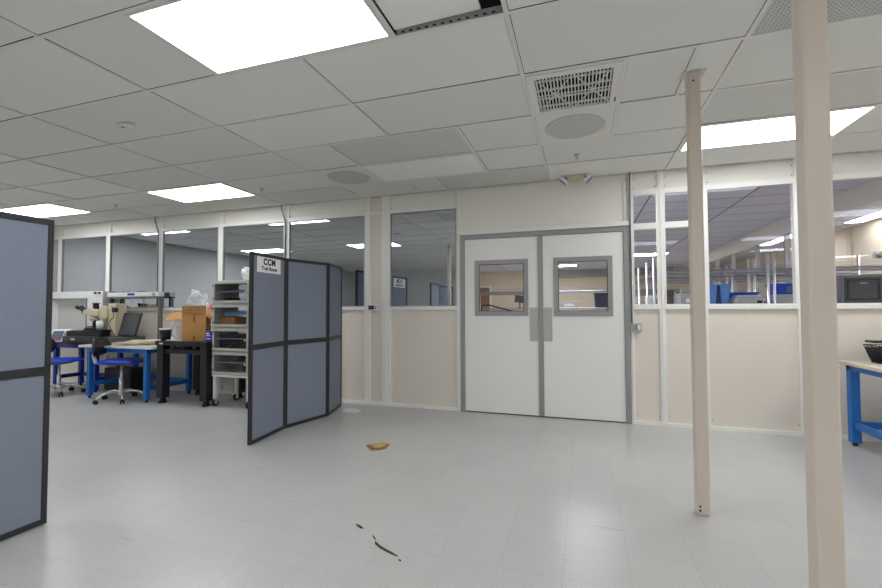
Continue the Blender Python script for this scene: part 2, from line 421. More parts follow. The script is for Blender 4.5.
# base rail
S(MB().box(XL, DX0, YW-.012, YP, 0, .038), 'baseboard_back', M['trim'], .002)
S(MB().box(DX1, XR, YW-.012, YP, 0, .038), 'baseboard_back_right', M['trim'], .002).name = 'baseboard_right_back'
for n_, (a, b, g) in enumerate(wins, 1):
    o = structure('window_%d' % n_, loc=((a+b)/2, YW+.010, SZ1))
    hw = (b-a)/2; hh = HZ-SZ1
    fr = MB().frame(-hw, hw, 0, hh-.002, -.02, .02, .012); fr.build('gasket', M['trim'] if g == 'glass' else M['alu'], o)
    MB().box(-hw+.01, hw-.01, -.003, .003, .01, hh-.012).build('pane', M[g], o)
# conduits
def conduit(x, zb, label, bend=.05, mat_='galv', y=YW-.028, r=.009, offs=-.05):
    pts = [(x+offs, y-.02, H), (x+offs, y-.02, H-.06), (x+offs*.5, y-.01, H-.16), (x, y, H-.24), (x, y, zb)]
    t = MB().tube(pts, r, 8); o = t.build('electrical_conduit', M[mat_]); return tag(o, label, 'conduit', 'wall conduits')
conduit(-6.40, 1.3, 'bent grey conduit running down the post above the benches')
conduit(-3.985, 1.3, 'bent grey conduit running down the post behind the folding screen')
conduit(.515, 1.09, 'straight grey conduit beside the double doors ending at a socket box', offs=0, r=.008)
conduit(2.09, .52, 'grey conduit down the post just left of the near column', offs=0, r=.01)
t = thing('socket_box', 'small grey electrical box beside the right door jamb', 'electrical box', (.565, YW-.02, 1.0))
MB().box(-.045, .045, -.03, .018, 0, .09).build('body', M['plate'], t, .006)
MB().box(-.025, -.003, -.034, -.03, .02, .07).build('switch', M['grey'], t); MB().box(.006, .03, -.036, -.03, .02, .07).build('cover', M['white'], t)
t = thing('pull_box', 'small grey box at the foot of the conduit by the near column', 'electrical box', (2.09, YW-.025, .40))
MB().box(-.018, .018, -.02, .012, 0, .12).build('body', M['galv'], t, .003)
t = thing('thermostat', 'white wall thermostat with dark display between two posts', 'thermostat', (-2.605, YW-.012, 1.225))
MB().box(-.075, .075, -.02, .012, 0, .085).build('body', M['white'], t, .006)
MB().box(-.06, .02, -.0235, -.02, .02, .07).build('display', M['ink'], t)
MB().box(-.052, -.03, -.0245, -.0235, .035, .055).box(-.018, .005, -.0245, -.0235, .035, .055).build('digits', M['lcd'], t)
MB().box(.035, .05, -.024, -.02, .03, .055).build('button', M['grey'], t)

# small dark lettering strip on left header
# ------------------------------------------------------------------ double doors
d = structure('door_1', loc=(0, 0, 0))
MB().box(DX0, DX0+.055, YW-.02, YP+.07, 0, DZ).box(DX1-.055, DX1, YW-.02, YP+.07, 0, DZ).box(DX0+.055, DX1-.055, YW-.02, YP+.07, DZ-.055, DZ).build('door_frame', M['alu'], d, .003)
MB().box(DX0-.02, DX1+.0, YW-.045, YP, DZ, DZ+.05).build('head_beam', M['trim'], d, .004)
MB().box(DX0+.06, DX1-.06, YW+.01, YW+.07, .0, .012).build('gap_dark_strip', M['black'], d)  # black strip painting in the dark gap under the leaves
def leaf(x0, x1, vx0, vx1, px0, px1, lab):
    z0, z1 = .014, DZ-.058; v0, v1 = 1.167, 1.836; y0, y1 = YW-.004, YW+.042
    m = MB().box(x0, vx0+.03, y0, y1, z0, z1).box(vx1-.03, x1, y0, y1, z0, z1).box(vx0+.03, vx1-.03, y0, y1, z0, v0+.03).box(vx0+.03, vx1-.03, y0, y1, v1-.03, z1)
    lf = m.build('door_leaf', M['door'], d)
    MB().frame(vx0, vx1, v0, v1, y0-.012, y1+.012, .052).build('vision_frame', M['alu'], lf, .003)
    MB().box(vx0+.045, vx1-.045, YW+.016, YW+.022, v0+.045, v1-.045).build('vision_pane', M['glass'], lf)
    MB().frame(vx0+.05, vx1-.05, v0+.05, v1-.05, y0-.004, y0+.01, .008).build('glazing_bead', M['black'], lf)
    MB().box(px0, px1, y0-.004, y0, .872, 1.262).build('push_plate', M['plate'], lf, .002)
leaf(DX0+.057, -.480, -1.236, -.594, -.581, -.487, '')
leaf(-.425, DX1-.057, -.305, .329, -.418, -.325, '')
MB().box(-.482, -.423, YW-.016, YW+.046, .014, DZ-.057).build('astragal', M['alu'], d, .003)

# trim around the panel above the doors
S(MB().box(DX0, DX0+.02, YW-.004, YP, DZ+.05, H-.002).box(DX1-.045, DX1-.02, YW-.004, YP, DZ+.05, H-.002), 'trim_%d' % k, M['trim']); k += 1

# emergency light on the ceiling
t = thing('emergency_light', 'beige twin-head emergency light at ceiling above the double doors', 'emergency light', (-.045, YW-.10, H+.003))
MB().prism([(-.11, 0), (.11, 0), (.085, -.055), (-.085, -.055)], -.05, .05, 'y').build('housing', M['beigeplastic'], t, .006)
for s in (-1, 1):
    R = Matrix.Translation((s*.125, -.02, -.05)) @ Matrix.Rotation(s*-.75, 4, 'Y')
    h = MB().box(-.045, .045, -.045, .045, -.02, .02).tf(R); hd = h.build('lamp_head', M['white'], t, .006)
    g = MB()
    for q in range(4): g.box(-.04, .04, -.036+q*.022, -.028+q*.022, -.024, -.02)
    for q in range(3): g.box(-.03+q*.026, -.024+q*.026, -.04, .04, -.024, -.02)
    g.tf(R); g.build('lamp_grille', M['grey'], hd)
    MB().tube([(s*.085, -.01, -.015), (s*.11, -.015, -.03)], .012, 8).build('bracket', M['black'], t)

# ------------------------------------------------------------------ other walls of this room
S(MB().box(XL-.1, XL, YB, YF, 0, H+.35), 'wall_left', M['wall'])
S(MB().box(XR, XR+.1, YB, YW+.1, 0, H+.35), 'wall_right', M['wall'])
S(MB().box(XL-.1, XR+.1, YB-.1, YB, 0, H+.35), 'wall_front', M['wall'])
S(MB().box(XL, XL+.015, YB, YW, 0, .1), 'baseboard_left', M['trim'])

# ------------------------------------------------------------------ columns
def column(x, y, a, label):
    t = thing('support_column', label, 'column', (x, y, 0), 0, 'cream support columns')
    MB().box(-a/2, a/2, -a/2, a/2, 0, H+.02).build('shaft', M['column'], t, a*.12)
    return t
c1 = column(.648+.0365, 3.0365, .073, 'slimmer cream square column standing further back, right of the doors')
bs = MB()
for z in (.03, .055): bs.cyl((-.02, -.037, z), (-.02, -.04, z), .006, n=10)
bs.cyl((-.005, -.037, H-.06), (-.005, -.04, H-.06), .006, n=10)
bs.build('screw', M['void'], c1)
MB().box(-.065, .07, -.045, .05, H-.002-.0005, H-.0005).build('collar', M['perf'], c1)
c2 = column(.705+.0375, 1.74, .0745, 'large cream square column in the near foreground at right')

c3 = column(-2.94, .62, .075, 'cream square column out of frame, showing only as a reflection in the window glass')

# ------------------------------------------------------------------ rear rooms
S(MB().box(-2.3, 3.216, YW+.1, YF, H, H+.05), 'ceiling', M['reartile'])
S(MB().box(3.216, 6, YW+.2, YF, H, H+.05), 'ceiling', M['reartile'])
S(MB().box(-9, 6, YF, YF+.1, 0, H+.05), 'wall_far', M['beige'])
S(MB().box(-2.4, -2.3, YW+.1, 8.4, 0, H+.05).box(-4.9, -4.8, 8.4, YF, 0, H+.05), 'wall_far_left', M['beige'])
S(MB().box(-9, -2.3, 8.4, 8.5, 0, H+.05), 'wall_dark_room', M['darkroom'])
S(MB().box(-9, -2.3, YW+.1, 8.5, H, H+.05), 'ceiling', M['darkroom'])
S(MB().box(-4.9, -2.3, 8.5, YF, H, H+.05), 'ceiling', M['reartile'])
S(MB().box(4.77, 4.87, YW+.1, YF, 0, H+.05).box(4.70, 4.77, 9.95, 10.2, 0, H), 'wall_far_right', M['beige'])
# glazed partition along the right of the rear room
S(MB().box(3.216, 3.30, YW+.2, 13.2, 2.455, H), 'trim_%d' % k, M['header']); k += 1
S(MB().box(3.216, 3.30, YW+.2, 13.2, 0, 1.2), 'wall_rear_partition', M['panel'])
for y in (6.05, 7.3, 8.55, 9.83, 11.2, 12.4, 13.15):
    S(MB().box(3.216, 3.29, y-.03, y+.03, 1.2, 2.455), 'trim_%d' % k, M['alu']); k += 1
o = structure('window_12', loc=(3.25, 9.2, 1.2)); MB().box(-.003, .003, -3.85, 3.9, 0, 1.255).build('pane', M['clear'], o)
# far header band and door
S(MB().box(-1.9, 3.2, YF-.12, YF-.0, 2.45, H), 'trim_%d' % k, M['alu']); k += 1
dd = structure('door_2', loc=(-3.98, YF-.03, 0)); MB().box(-.2, .36, -.02, .02, 0, 2.1).build('door_leaf', M['brown'], dd); MB().frame(-.27, .43, -.05, 2.17, -.03, .03, .07).build('door_frame', M['trim'], dd)
rl = [(1.39, 12.9), (-1.2, 16.4), (-1.2, 9.4), (1.4, 8.3)]
def rear_light(x, y, label, sx=.56, sy=.26, cat='recessed lights in the room beyond'):
    t = thing('ceiling_light', label, 'ceiling light', (x, y, H), 0, cat)
    MB().box(-sx-.02, sx+.02, -sy-.02, sy+.02, -.012, -.001).build('frame', M['tbar'], t)
    MB().box(-sx, sx, -sy, sy, -.016, -.012).build('diffuser', M['lightfar'], t)
rear_light(1.67, 13.1, 'small lit ceiling panel in rear room, seen through narrow window beside the doors')
rear_light(-.72, 15.6, 'distant lit ceiling panel seen through the right door window')
for yy in (6.2, 7.7, 9.4): rear_light(-.2, yy, 'added ceiling panel brightening the rear room, unseen above the double doors')  # extra panels placed out of sight to light the rear room
rear_light(4.0, 6.3, 'added ceiling panel out of frame, brightening the side room', .3, .6)  # unseen extra panel that makes the side room brighter
rear_light(-3.3, 14.0, 'distant lit ceiling panel seen through the left door window')
rear_light(4.10, 11.15, 'lit ceiling strip in side room, left one through the wide right window', .13, .9)
rear_light(4.50, 8.6, 'lit ceiling strip in the side room, nearer one, right of the near column', .12, .7)
# grey fixture on far beige wall
t = thing('wall_fixture', 'grey wall-mounted fixture with fins high on the beige wall at far right', 'fixture', (4.77, 9.0, 2.1))
MB().cyl((0, 0, .0), (-.14, 0, .02), .035, .06, 12).build('lamp', M['grey'], t)
MB().prism([(-.02, -.05), (-.02, .1), (-.2, .02), (-.1, -.02)], -.12, -.08, 'y').build('fin', M['grey'], t)
MB().box(-.05, 0, -.22, .05, -.03, .03).build('arm', M['grey'], t, .01)

# ------------------------------------------------------------------ wire racks
def rack_proto(L_, D_, hz, shelves, label):
    t = thing('wire_shelving_rack', label, 'shelving rack', (0, 0, 0), 0, 'chrome wire racks in the rear room')
    for x in (.0, L_):
        for y in (0, D_):
            p = MB().cyl((x, y, .03), (x, y, hz), .0145, n=10)
            for q in range(int(hz/.12)): p.cyl((x, y, .06+q*.12), (x, y, .066+q*.12), .0158, n=10)
            pp = p.build('post', M['steel'], t)
            MB().cyl((x, y, 0), (x, y, .03), .018, n=10).build('foot', M['rubber'], pp)
    for z in shelves:
        m = MB()
        for y in (0, D_):
            m.cyl((.0, y, z), (L_, y, z), .009, n=6).cyl((.0, y, z-.04), (L_, y, z-.04), .008, n=6)
            for q in range(int(L_/.06)): m.cyl((q*.06, y, z-.04), (q*.06+.03, y, z), .003, n=4).cyl((q*.06+.03, y, z), (q*.06+.06, y, z-.04), .003, n=4)
        for x in (0, L_): m.cyl((x, 0, z), (x, D_, z), .004, n=6).cyl((x, 0, z-.03), (x, D_, z-.03), .004, n=6)
        for q in range(int(L_/.028)): m.cyl((.014+q*.028, 0, z+.003), (.014+q*.028, D_, z+.003), .0016, n=4)
        for q in range(1, 4): m.cyl((0, D_*q/4, z-.003), (L_, D_*q/4, z-.003), .003, n=4)
        s_ = m.build('shelf', M['wire'], t)
        if z > 1.0:
            g = MB()
            for zz in (.035, .07, .1):
                g.tube([(0, 0, z+zz), (0, D_, z+zz), (L_, D_, z+zz), (L_, 0, z+zz)], .0022, 4)
            for q in range(9): g.cyl((L_*(q+.5)/9, D_, z), (L_*(q+.5)/9, D_, z+.1), .002, n=4)
            g.build('ledge_rail', M['wire'], s_)
    return t
ra = rack_proto(1.19, .6, 1.88, (.2, .75, 1.27, 1.70), 'chrome wire rack nearest the window, between two window posts'); ra.location = (.855, 5.88, 0)
rspots = [(2.105, 5.88, 'chrome wire rack behind the near column, holding the dark grey case'),
          (.855, 7.35, 'chrome wire rack in second row, behind the rack with blue bins'),
          (2.105, 7.35, 'chrome wire rack in second row, on the side of the glazed partition')]
for i, (x, y, l) in enumerate(rspots):
    o = copy_tree(ra); o.location = (x, y, 0); o['label'] = l
    if x > 2: o.scale = (.9, 1, 1)
rb = rack_proto(1.19, .5, 1.62, (.2, .75, 1.25, 1.60), 'low wire rack seen through the right door window, left one'); rb.location = (-.62, 9.3, 0)
for x, y, l in [(.62, 9.3, 'low wire rack seen through the right door window, right one'), (1.9, 11.2, 'low wire rack deep in the rear room near the glazed partition'),
                (.5, 11.2, 'low wire rack deep in the rear room, middle one'), (-2.25, 9.3, 'low wire rack seen through the left door window')]:
    o = copy_tree(rb); o.location = (x, y, 0); o['label'] = l

# things on the racks
def bin_(x0, x1, y0, y1, z, h, m, label, taper=.02):
    t = thing('storage_bin', label, 'bin', ((x0+x1)/2, (y0+y1)/2, z), 0, 'plastic bins on the wire racks')
    a, b = (x1-x0)/2, (y1-y0)/2; g = MB()
    g.box(-a+taper, a-taper, -b+taper, b-taper, 0, .005)
    def wall(p, q):  # sloped side wall with thickness
        (x0_, y0_), (x1_, y1_) = p, q
        n_ = Vector((y1_-y0_, x0_-x1_, 0)).normalized()*.004
        s0 = 1-taper/a; s1 = 1-taper/b
        A = [(x0_*s0, y0_*s1, 0), (x1_*s0, y1_*s1, 0), (x1_, y1_, h), (x0_, y0_, h)]
        vo = [g.bm.verts.new(v) for v in A]; vi = [g.bm.verts.new((v[0]-n_.x, v[1]-n_.y, v[2])) for v in A]
        g.bm.faces.new(vo); g.bm.faces.new(vi[::-1])
        for i in range(4): g.bm.faces.new((vo[i], vi[i], vi[(i+1) % 4], vo[(i+1) % 4]))
    for p, q in (((-a, -b), (a, -b)), ((a, -b), (a, b)), ((a, b), (-a, b)), ((-a, b), (-a, -b))): wall(p, q)
    g.build('body', m, t)
    r = MB()
    r.box(-a-.01, a+.01, -b-.01, -b+.004, h-.015, h).box(-a-.01, a+.01, b-.004, b+.01, h-.015, h).box(-a-.01, -a+.004, -b+.004, b-.004, h-.015, h).box(a-.004, a+.01, -b+.004, b-.004, h-.015, h)
    r.build('rim', m, t)
    return t
SH = 1.275
lb = MB().box(-.14, .14, -.12, .12, 0, .13).build('grey_carton', M['tray'], None, .004); lb.location = (2.26, 6.06, SH); tag(lb, 'pale grey carton under the small blue bin on the rack', 'carton')
b1 = bin_(2.125, 2.40, 5.92, 6.2, SH+.13, .125, M['binblue'], 'small bright blue bin high on carton, right of the paired chrome posts')
MB().box(-.03, .03, -.153, -.148, .02, .09).build('label_holder', M['lcd'], b1)
bin_(1.72, 2.02, 6.1, 6.42, SH, .165, M['binblue'], 'dark blue bin behind the grey printer on the nearest rack')
bin_(1.44, 1.555, 5.95, 6.3, SH, .26, M['binlight'], 'tall pale blue tote on nearest rack, left of the other pale tote')
bin_(1.58, 1.69, 5.95, 6.3, SH, .26, M['binlight'], 'tall pale blue tote on nearest rack beside the dark blue bin')
t = thing('printer', 'rounded pale grey printer sitting in front of the dark blue bin', 'printer', (1.86, 5.97, SH))
MB().prism([(-.15, 0), (.15, 0), (.15, .10), (.12, .125), (-.11, .125), (-.15, .07)], -.07, .12, 'y').build('body', M['tray'], t, .012)
MB().box(.08, .13, -.075, -.07, .03, .06).build('port', M['ink'], t)
MB().frame(-.1, .05, .02, .1, -.074, -.07, .006).build('panel', M['alu'], t)
t = thing('instrument_case', 'large dark grey instrument case on rack beyond the right window', 'instrument', (2.93, 6.13, SH))
MB().box(-.20, .20, -.22, .22, 0, .34).build('body', M['grey'], t, .012)
MB().box(-.17, .17, -.228, -.22, .03, .31).build('front_panel', M['darkgrey'], t, .004)
MB().frame(-.15, .14, .06, .29, -.238, -.228, .02).build('bezel', M['black'], t, .003)
MB().box(-.03, .03, -.24, -.228, .235, .25).build('nameplate', M['alu'], t)
t = thing('sloped_rack_box', 'small brown slope-topped box low behind the narrow window', 'box', (1.0, 6.12, SH))
MB().prism([(-.09, 0), (.09, 0), (.09, .2), (.02, .2), (-.09, .09)], -.12, .12, 'y').build('body', mat('brown_box', (92, 78, 66), .6), t, .004)
MB().box(-.06, -.04, -.124, -.12, .03, .05).build('tag', M['tray'], t)
# white and grey items on the second row and beyond
for i, (x, y, w_, h_, m, l) in enumerate([(1.15, 7.6, .16, .17, 'white', 'white carton on the second row of racks, left end'), (1.62, 7.6, .17, .2, 'tray', 'light grey carton on second row of racks near the middle'),
        (2.5, 7.6, .2, .12, 'white', 'low white carton on second row rack by the partition'), (1.1, 11.45, .22, .25, 'white', 'white carton deep in rear room on the middle low rack'),
        (2.3, 11.45, .25, .2, 'tray', 'grey carton deep in rear room on the right low rack'), (-.25, 9.55, .17, .14, 'tray', 'pale carton seen low through the right door window'),
        (.85, 9.55, .13, .14, 'card', 'tan carton on rack beyond the right door window')]):
    z = 1.275 if y < 8 else 1.255
    o = MB().box(-w_, w_, -.16, .16, 0, h_).build('carton', M[m], None, .004)
    o.location = (x, y, z); tag(o, l, 'carton')
    MB().box(-w_*.6, w_*.6, -.163, -.16, h_*.3, h_*.6).build('label_strip', M['paper'] if m != 'white' else M['grey'], o)
bin_(.25, .52, 9.35, 9.75, 1.255, .3, mat('navy_crate', (28, 34, 52), .5), 'dark navy crate standing on rack, seen through right door window')
t = thing('computer_monitor', 'black monitor on a pole seen through the left door window', 'monitor', (-1.22, 9.55, 1.256)); t.scale = (.8, .8, .8)
MB().box(-.26, .1, -.02, .01, .13, .33, Matrix.Rotation(.12, 4, 'Y')).build('screen', M['screen'], t, .006)
MB().cyl((-.1, .03, 0), (-.1, .03, .26), .015, n=10).cyl((-.1, .03, 0), (-.1, .03, .012), .1, n=20).build('stand', M['black'], t)
t = thing('swing_arm_lamp', 'black swing-arm bench lamp seen through the left door window', 'lamp', (-1.50, 6.75, 1.0))
MB().tube([(0, 0, .0), (-.03, 0, .15), (-.02, 0, .3), (.08, 0, .31), (.5, 0, .2), (.56, 0, .18)], .012, 8).build('arm', M['black'], t)
MB().lathe([(.02, .06), (.06, .02), (.07, 0), (.01, .0)], (.58, 0, .12), 16).build('lamp_shade', M['black'], t)
t2 = thing('laboratory_bench', 'grey bench in the rear room carrying the swing-arm lamp', 'bench', (-1.1, 6.95, 0))
MB().box(-.6, .6, -.35, .35, .96, 1.0).build('worktop', M['tray'], t2, .004)
for sx in (-1, 1):
    for sy in (-1, 1): MB().box(sx*.56-.025, sx*.56+.025, sy*.3-.025, sy*.3+.025, 0, .96).build('leg', M['alu'], t2)

# ------------------------------------------------------------------ folding screens
def partition(name, pts, label, hgt=1.795, end_trim=True, backwards=False, sign=False):
    t = thing('folding_screen', label, 'screen', (pts[0][0], pts[0][1], 0), 0, 'folding fabric screens')
    for i, (p, q) in enumerate(zip(pts, pts[1:])):
        p, q = Vector(p+(0,)), Vector(q+(0,)); L_ = (q-p).length; a = math.atan2((q-p).y, (q-p).x)
        Rm = Matrix.Translation(p-Vector((pts[0][0], pts[0][1], 0))) @ Matrix.Rotation(a, 4, 'Z')
        w_ = .032; g = .004
        f = MB().box(g, w_, -.016, .016, .008, hgt).box(L_-w_, L_-g, -.016, .016, .008, hgt)
        f.box(w_, L_-w_, -.016, .016, .008, .008+w_).box(w_, L_-w_, -.016, .016, hgt-w_, hgt).box(w_, L_-w_, -.016, .016, .875, .925)
        f.tf(Rm); fo = f.build('panel_frame', M['pframe'], t, .002)
        for z0, z1 in ((.008+w_, .875), (.925, hgt-w_)):
            pp = MB().box(w_, L_-w_, -.009, .009, z0, z1).tf(Rm); pp.build('fabric_panel', M['fabric'], fo)
        if i:
            h = MB()
            for z in (.2, .9, 1.6): h.cyl((0, -.002, z), (0, -.002, z+.07), .008, n=8)
            h.tf(Rm); h.build('hinge', M['black'], t)
    return t
P0, P1, P2, P3 = (-2.925, 3.243), (-2.985, 3.815), (-2.845, 4.405), (-2.985, 4.93)
partition('right', [P0, P1, P2, P3], 'three-panel grey-blue folding screen with black frame carrying a white sign')
partition('left', [(-3.018, 1.725), (-3.02, 1.115), (-3.24, .55), (-3.05, -.03)], 'grey-blue folding screen with black frame cut off at the left edge')
# sign
sg = thing('paper_sign', 'white paper sign with bold black lettering fixed on the folding screen', 'sign')
pv = Vector((P0[0], P0[1], 0)); qv = Vector((P1[0], P1[1], 0)); dvec = (qv-pv).normalized(); nrm = Vector((dvec.y, -dvec.x, 0))
sgx = .08
org = pv+dvec*.085+nrm*.0105; sg.location = org+Vector((0, 0, 1.612))
sg.rotation_euler = (0, 0, math.atan2(dvec.y, dvec.x))
MB().box(0, .385, -.003, 0, 0, .158).build('sheet', M['paper'], sg)
def text(body, size, x, z, parent, m, bold=.0):
    cu = bpy.data.curves.new('lettering', 'FONT'); cu.body = body; cu.size = size; cu.align_x = 'CENTER'; cu.extrude = .0006; cu.space_character = 1.12; cu.offset = bold
    o = bpy.data.objects.new('lettering', cu); C.objects.link(o)
    dg_ = bpy.context.evaluated_depsgraph_get(); me_ = bpy.data.meshes.new_from_object(o.evaluated_get(dg_))
    bpy.data.objects.remove(o)
    o2 = bpy.data.objects.new('lettering', me_); C.objects.link(o2); me_.materials.clear(); me_.materials.append(m)
    o2.parent = parent; o2.rotation_euler = (PI/2, 0, 0); o2.location = (x, -.0042, z); return o2
text('CCM', .085, .193, .078, sg, M['ink'], .0035)
text('Test Room', .050, .193, .024, sg, M['ink'], .002)

# ------------------------------------------------------------------ workbenches
def bench(x0, x1, y0, y1, z, m, top, label, lw=.06, apron=.06, tt=.03, name='workbench', inset=.12):
    cx, cy = (x0+x1)/2, (y0+y1)/2
    t = thing(name, label, 'workbench', (cx, cy, 0), 0, None)
    a, b = (x1-x0)/2, (y1-y0)/2
    MB().box(-a, a, -b, b, z-tt, z).build('worktop', top, t, .004)
    ap = MB().box(-a+inset, a-inset, -b+.045, -b+.075, z-tt-apron, z-tt).box(-a+inset, a-inset, b-.075, b-.045, z-tt-apron, z-tt)
    ap.box(-a+inset, -a+inset+.03, -b+.075, b-.075, z-tt-apron, z-tt).box(a-inset-.03, a-inset, -b+.075, b-.075, z-tt-apron, z-tt)
    ap.build('apron', m, t, .003)
    for sx in (-1, 1):
        for sy in (-1, 1):
            X, Y = sx*(a-inset-lw/2), sy*(b-.04-lw/2)
            lg = MB().box(X-lw/2, X+lw/2, Y-lw/2, Y+lw/2, .03, z-tt-.0005).build('leg', m, t, .004)
            MB().cyl((X, Y, 0), (X, Y, .03), .02, n=12).build('levelling_foot', M['black'], lg)
    st = MB()
    for sx in (-1, 1): st.box(sx*(a-inset-lw/2)-.018, sx*(a-inset-lw/2)+.018, -b+.04+lw, b-.04-lw, .16, .22)
    st.box(-a+inset+lw, a-inset-lw, b-.04-lw/2-.018, b-.04-lw/2+.018, .16, .22)
    st.build('stretcher', m, t, .003)
    return t
bench(-6.86, -5.46, 4.26, 5.06, .75, M['blue'], M['whitetop'], 'bright blue steel workbench with white top behind the right chair')
bench(-8.10, -6.90, 4.56, 5.06, .75, M['royal'], M['blackplastic'], 'royal blue workbench with dark top at the far left', .06, .06)
rt_ = bench(2.27, 3.15, 3.1, 4.99, .76, M['blue'], M['offwhite'], 'bright blue workbench with pale top at the right edge of picture', .07, .05, .03, inset=.035)
# black optical table
t = thing('black_table', 'heavy black steel table carrying the open cardboard box', 'table', (-5.02, 4.68, 0))
MB().box(-.44, .44, -.36, .36, .775, .835).build('tabletop', M['black'], t, .005)
MB().box(-.36, .36, -.31, -.25, .665, .72).box(-.36, .36, .25, .31, .665, .72).box(-.39, -.33, -.25, .25, .665, .72).box(.33, .39, -.25, .25, .665, .72).build('subframe', M['black'], t, .004)
for sx in (-1, 1):
    for sy in (-1, 1):
        X, Y = sx*.375, sy*.285
        lg = MB().box(X-.055, X+.055, Y-.055, Y+.055, .07, .775).build('leg', M['black'], t, .004)
        MB().cyl((X, Y, .02), (X, Y, .07), .035, n=14).cyl((X, Y, 0), (X, Y, .02), .05, n=14).build('levelling_foot', M['rubber'], lg)
for q in range(3): MB().cyl((-.2+q*.18, -.28, .72), (-.2+q*.18, -.28, .775), .022, n=12).build('spacer', M['darkgrey'], t)
MB().box(-.36, -.30, -.365, -.36, .79, .812).build('nameplate', M['white'], t)

# ------------------------------------------------------------------ chairs
def chair(x, y, rz, seat_z, label, rot_base=0):
    t = thing('lab_chair', label, 'chair', (x, y, 0), rz, 'blue lab chairs')
    # seat : dished cushion, local +X is forward
    g = MB(); nr, na = 7, 28; rings = []
    for i in range(nr+1):
        u = i/nr; ring = []
        for k_ in range(na):
            a = 2*PI*k_/na; e = 1/(abs(math.cos(a))**3.2+abs(math.sin(a))**3.2)**(1/3.2)
            px, py = .255*u*e*math.cos(a), .255*u*e*math.sin(a)
            z = .06-.018*(1-u*u)-(.03*u**6) - (.025*max(0, px/.235)**3)
            ring.append(g.bm.verts.new((px, py, z)))
        rings.append(ring)
    for A, B in zip(rings, rings[1:]):
        for k_ in range(na): g.bm.faces.new((A[k_], A[(k_+1) % na], B[(k_+1) % na], B[k_])).smooth = True
    low = [g.bm.verts.new((v.co.x*.93, v.co.y*.93, -.005)) for v in rings[-1]]
    for k_ in range(na): g.bm.faces.new((rings[-1][k_], rings[-1][(k_+1) % na], low[(k_+1) % na], low[k_])).smooth = True
    g.bm.faces.new(low)
    bmesh.ops.remove_doubles(g.bm, verts=rings[0], dist=.0001)
    g.tf(Matrix.Translation((0, 0, seat_z-.05)))
    g.build('seat', M['vinyl'], t)
    MB().box(-.12, .12, -.10, .10, seat_z-.085, seat_z-.056).build('seat_plate', M['grey'], t, .006)
    MB().tube([(.04, -.1, seat_z-.07), (.05, -.2, seat_z-.08), (.06, -.24, seat_z-.08)], .006).build('lever', M['black'], t)
    # backrest, curved pad
    g = MB(); n_ = 12; m_ = 6; F, Bk = [], []
    for i in range(n_+1):
        a = (i/n_-.5)*1.15
        for j_ in range(m_+1):
            v = j_/m_-.5
            hw = .5*math.sqrt(max(0, 1-abs(2*(i/n_-.5))**4))*.9+.05
            zz = seat_z+.175+v*.26*hw*1.9; r = .36
            px = -.30+r*(1-math.cos(a)); py = r*math.sin(a)
            F.append(g.bm.verts.new((px+.02-.02*abs(v*2)**3, py, zz))); Bk.append(g.bm.verts.new((px-.02+.012*abs(v*2)**3, py, zz)))
    W_ = m_+1
    for L_ in (F, Bk):
        for i in range(n_):
            for j_ in range(m_):
                g.bm.faces.new((L_[i*W_+j_], L_[(i+1)*W_+j_], L_[(i+1)*W_+j_+1], L_[i*W_+j_+1])).smooth = True
    for i in range(n_):
        for e in (0, m_): g.bm.faces.new((F[i*W_+e], F[(i+1)*W_+e], Bk[(i+1)*W_+e], Bk[i*W_+e]))
    for e in (0, n_):
        for j_ in range(m_): g.bm.faces.new((F[e*W_+j_], F[e*W_+j_+1], Bk[e*W_+j_+1], Bk[e*W_+j_]))
    g.build('backrest', M['blackplastic'], t)
    g = MB()
    path = [(-.1, seat_z-.07), (-.24, seat_z-.075), (-.315, seat_z-.04), (-.34, seat_z+.05), (-.335, seat_z+.2)]
    for (a0, b0), (a1, b1) in zip(path, path[1:]):
        pass
    vs = []
    for (a0, b0) in path:
        vs.append([g.bm.verts.new((a0, -.03, b0)), g.bm.verts.new((a0, .03, b0)), g.bm.verts.new((a0-.012, .03, b0-.008)), g.bm.verts.new((a0-.012, -.03, b0-.008))])
    for A, B in zip(vs, vs[1:]):
        for q in range(4): g.bm.faces.new((A[q], A[(q+1) % 4], B[(q+1) % 4], B[q]))
    g.bm.faces.new(vs[0]); g.bm.faces.new(vs[-1])
    g.build('back_support', M['white'], t)
    MB().cyl((0, 0, .10), (0, 0, seat_z-.08), .016, n=14).cyl((0, 0, .10), (0, 0, seat_z*.55), .026, n=14).build('gas_lift', M['steel'], t)
    b = MB(); b.cyl((0, 0, .075), (0, 0, .15), .035, n=16)
    base = b.build('base_hub', M['steel'], t)
    for q in range(5):
        a = 2*PI*q/5+rot_base; ca, sa = math.cos(a), math.sin(a)
        lg = MB().tube([(ca*r_, sa*r_, z_) for r_, z_ in ((.03, .115), (.1, .135), (.2, .12), (.27, .085), (.29, .062))], [.016, .017, .015, .012, .01]).build('base_leg', M['steel'], t)
        cs = MB()
        for s in (-1, 1): cs.cyl((ca*.29-sa*s*.008, sa*.29+ca*s*.008, .028), (ca*.29-sa*s*.024, sa*.29+ca*s*.024, .028), .028, n=14)
        cs.cyl((ca*.29, sa*.29, .03), (ca*.29, sa*.29, .065), .008, n=8)
        cs.build('caster', M['rubber'], lg)
    return t
chair(-6.06, 4.31, math.radians(28), .575, 'blue-seated lab chair with dark backrest at the white-topped blue bench', .2)
chair(-7.42, 4.36, math.radians(15), .535, 'blue-seated lab chair half hidden behind the left folding screen', .55)

